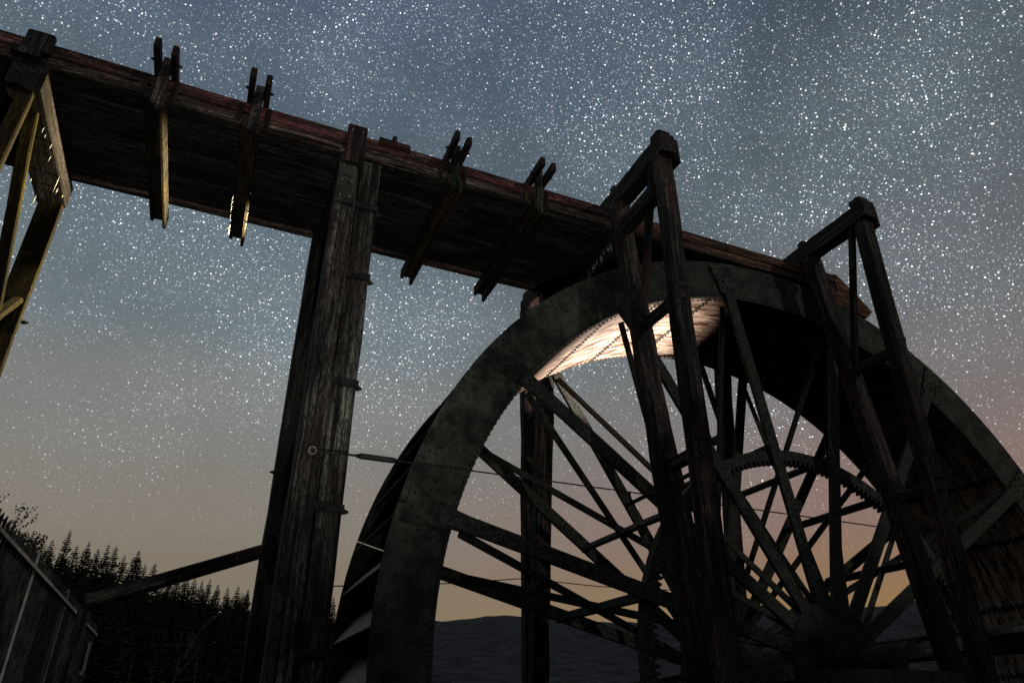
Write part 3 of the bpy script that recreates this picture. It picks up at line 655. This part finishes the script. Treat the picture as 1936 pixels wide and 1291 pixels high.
def branchy(name, base, h, seed, spread, m, leaves, label, depth=5, lean=(0, 0, 1), r_=.05):
    rn = random.Random(seed); wb = bmesh.new(); lb = bmesh.new()
    def grow(p, d, ln, r, k):
        pts = [p]; q = p.copy()
        for i in range(3):
            d = (d+Vector((rn.uniform(-.18, .18), rn.uniform(-.18, .18), rn.uniform(-.05, .12)))).normalized(); q = q+d*ln/3; pts.append(q.copy())
        add_tube(wb, pts, r, 5, r*.6)
        if k <= 2:
            for j in range(leaves):
                c = pts[rn.randrange(1, 4)]+Vector((rn.uniform(-.1, .1), rn.uniform(-.1, .1), rn.uniform(-.1, .1)))*ln; s = rn.uniform(.012, .028)
                ax = Vector((rn.uniform(-1, 1), rn.uniform(-1, 1), rn.uniform(-1, 1))).normalized(); ay = ax.orthogonal().normalized()
                lb.faces.new([lb.verts.new(c+ax*s*1.6), lb.verts.new(c+ay*s), lb.verts.new(c-ax*s*1.6), lb.verts.new(c-ay*s)])
        if k == 0: return
        for j in range(rn.choice((2, 3))):
            nd_ = (d+Vector((rn.uniform(-1, 1), rn.uniform(-1, 1), rn.uniform(-.4, .6)))*spread).normalized(); grow(pts[rn.randrange(2, 4)], nd_, ln*rn.uniform(.62, .85), r*.58, k-1)
    grow(Vector((0, 0, -.1)), Vector(lean).normalized(), h*.30, r_, depth)
    t = empty(name, base, label, 'tree'); M = Matrix.Translation(base)
    link(bpy.data.objects.new('trunk', bm_mesh('trunk', wb, m, True)), t, M)
    if leaves: link(bpy.data.objects.new('crown', bm_mesh('crown', lb, M_LEAF)), t, M)
    else: lb.free()
branchy('broadleaf_tree', (-5.1, 20.0, ZG), 6.6, 5, .50, M_TWIG, 4, 'twiggy small-leaved tree rising behind the fence at the left edge', 7, (-.02, 0, 1), .08)
branchy('sapling', (-.75, 24.0, ZG), 4.6, 9, .5, M_TWIG, 1, 'slender pale sapling standing against the forest behind the sloping shore', 4, (.10, 0, 1), .035)

# ------------------------------------------------------------------ grass tufts by the foot of the trestle
bm = bmesh.new(); rn = random.Random(4)
for i in range(9000):
    x = rn.uniform(-1.7, 6); y = rn.uniform(8.8, 19) if x > 1 else rn.uniform(4, 19); h = rn.uniform(.12, .4); a = rn.uniform(0, 6.28)
    d = Vector((math.cos(a), math.sin(a), 0)); b = Vector((x, y, ZG)); s = Vector((-d.y, d.x, 0))*.006
    bm.faces.new([bm.verts.new(b-s), bm.verts.new(b+s), bm.verts.new(b+d*h*.35+Vector((0, 0, h)))])
me = bpy.data.meshes.new('grass'); bm.to_mesh(me); bm.free(); me.materials.append(M_GROUND)
tag(link(bpy.data.objects.new('grass', me)), 'dark rough grass round the foot of the trestle', 'grass', kind='stuff')

# ------------------------------------------------------------------ icicles
def icicle_mesh(seed):
    rn = random.Random(seed); b = bmesh.new(); z = 0; pts = []
    add_tube(b, [(0, 0, .004), (rn.uniform(-.003, .003), 0, -.35), (0, rn.uniform(-.003, .003), -.7), (0, 0, -1)], .0085, 6, .0015); return bm_mesh('icicle', b, M_ICE, True)
im = [icicle_mesh(i) for i in range(3)]
def icicle(x, y, z, ln, lab, grp):
    o = link(bpy.data.objects.new('icicle', random.choice(im)), None, Matrix.Translation((x, y, z)) @ Matrix.Diagonal((1, 1, ln, 1))); tag(o, lab, 'icicle', grp)
for i in range(15): icicle(4.125, 6.50+i*.066+random.uniform(-.02, .02), 5.522, random.choice((.05, .09, .14, .20)), 'thin white icicle under the trough bearer above the rim', 'icicles above the wheel rim')
for i in range(13): icicle(-2.405-random.choice((0, .04, .30)), 6.95+i*.12+random.uniform(-.03, .03), 5.575, random.choice((.06, .10, .16, .24)), 'pale icicle under the cap beam of the left trestle', 'icicles on the left trestle')
for i in range(10): q = lp(-.425+random.choice((-.096, .096)), 7.4+i*.11+random.uniform(-.03, .03), -.243); icicle(q.x, q.y, q.z, random.choice((.04, .07, .12)), 'small icicle below the second trough yoke', 'icicles on the second yoke')

# ------------------------------------------------------------------ two hand torches that light the timbers and the sole
def torch(name, loc, target, label, power, col, size, blend, radius=.03):
    loc = Vector(loc); d = (Vector(target)-loc).normalized(); t = empty(name, loc, label, 'torch')
    M, _ = frame(loc, loc+d, (0, 1, 0)); b = bmesh.new(); add_cyl(b, Matrix.Translation((0, 0, -.16)), .018, .11, 12); add_cyl(b, Matrix.Translation((0, 0, -.05)), .018, .03, 12, .032)
    link(bpy.data.objects.new('barrel', bm_mesh('barrel', b, M_TORCH, True)), t, M)
    li = bpy.data.lights.new('beam', 'SPOT'); li.energy = power; li.color = col; li.spot_size = size; li.spot_blend = blend; li.shadow_soft_size = radius
    link(bpy.data.objects.new('beam', li), t, Matrix.Translation(loc+d*.02) @ d.to_track_quat('-Z', 'Y').to_matrix().to_4x4())
torch('hand_torch', (5.50, 7.85, 3.60), (4.85, 7.85, 4.75), 'small torch clamped inside the wheel lighting the rusty rim above it', 660, (1, .85, .73), R(122), .7)
torch('hand_torch', (.56, 8.43, 5.42), (-2.4, 7.4, 4.75), 'small torch fixed high on the middle trestle lighting the left timbers', 1900, (1, .82, .42), R(66), .4)
torch('hand_torch', (.25, .9, ZG+.15), (.9, 7.5, 5.9), 'small torch on the grass below the trough lighting its underside', 480, (.97, .95, .92), R(66), 1.0)
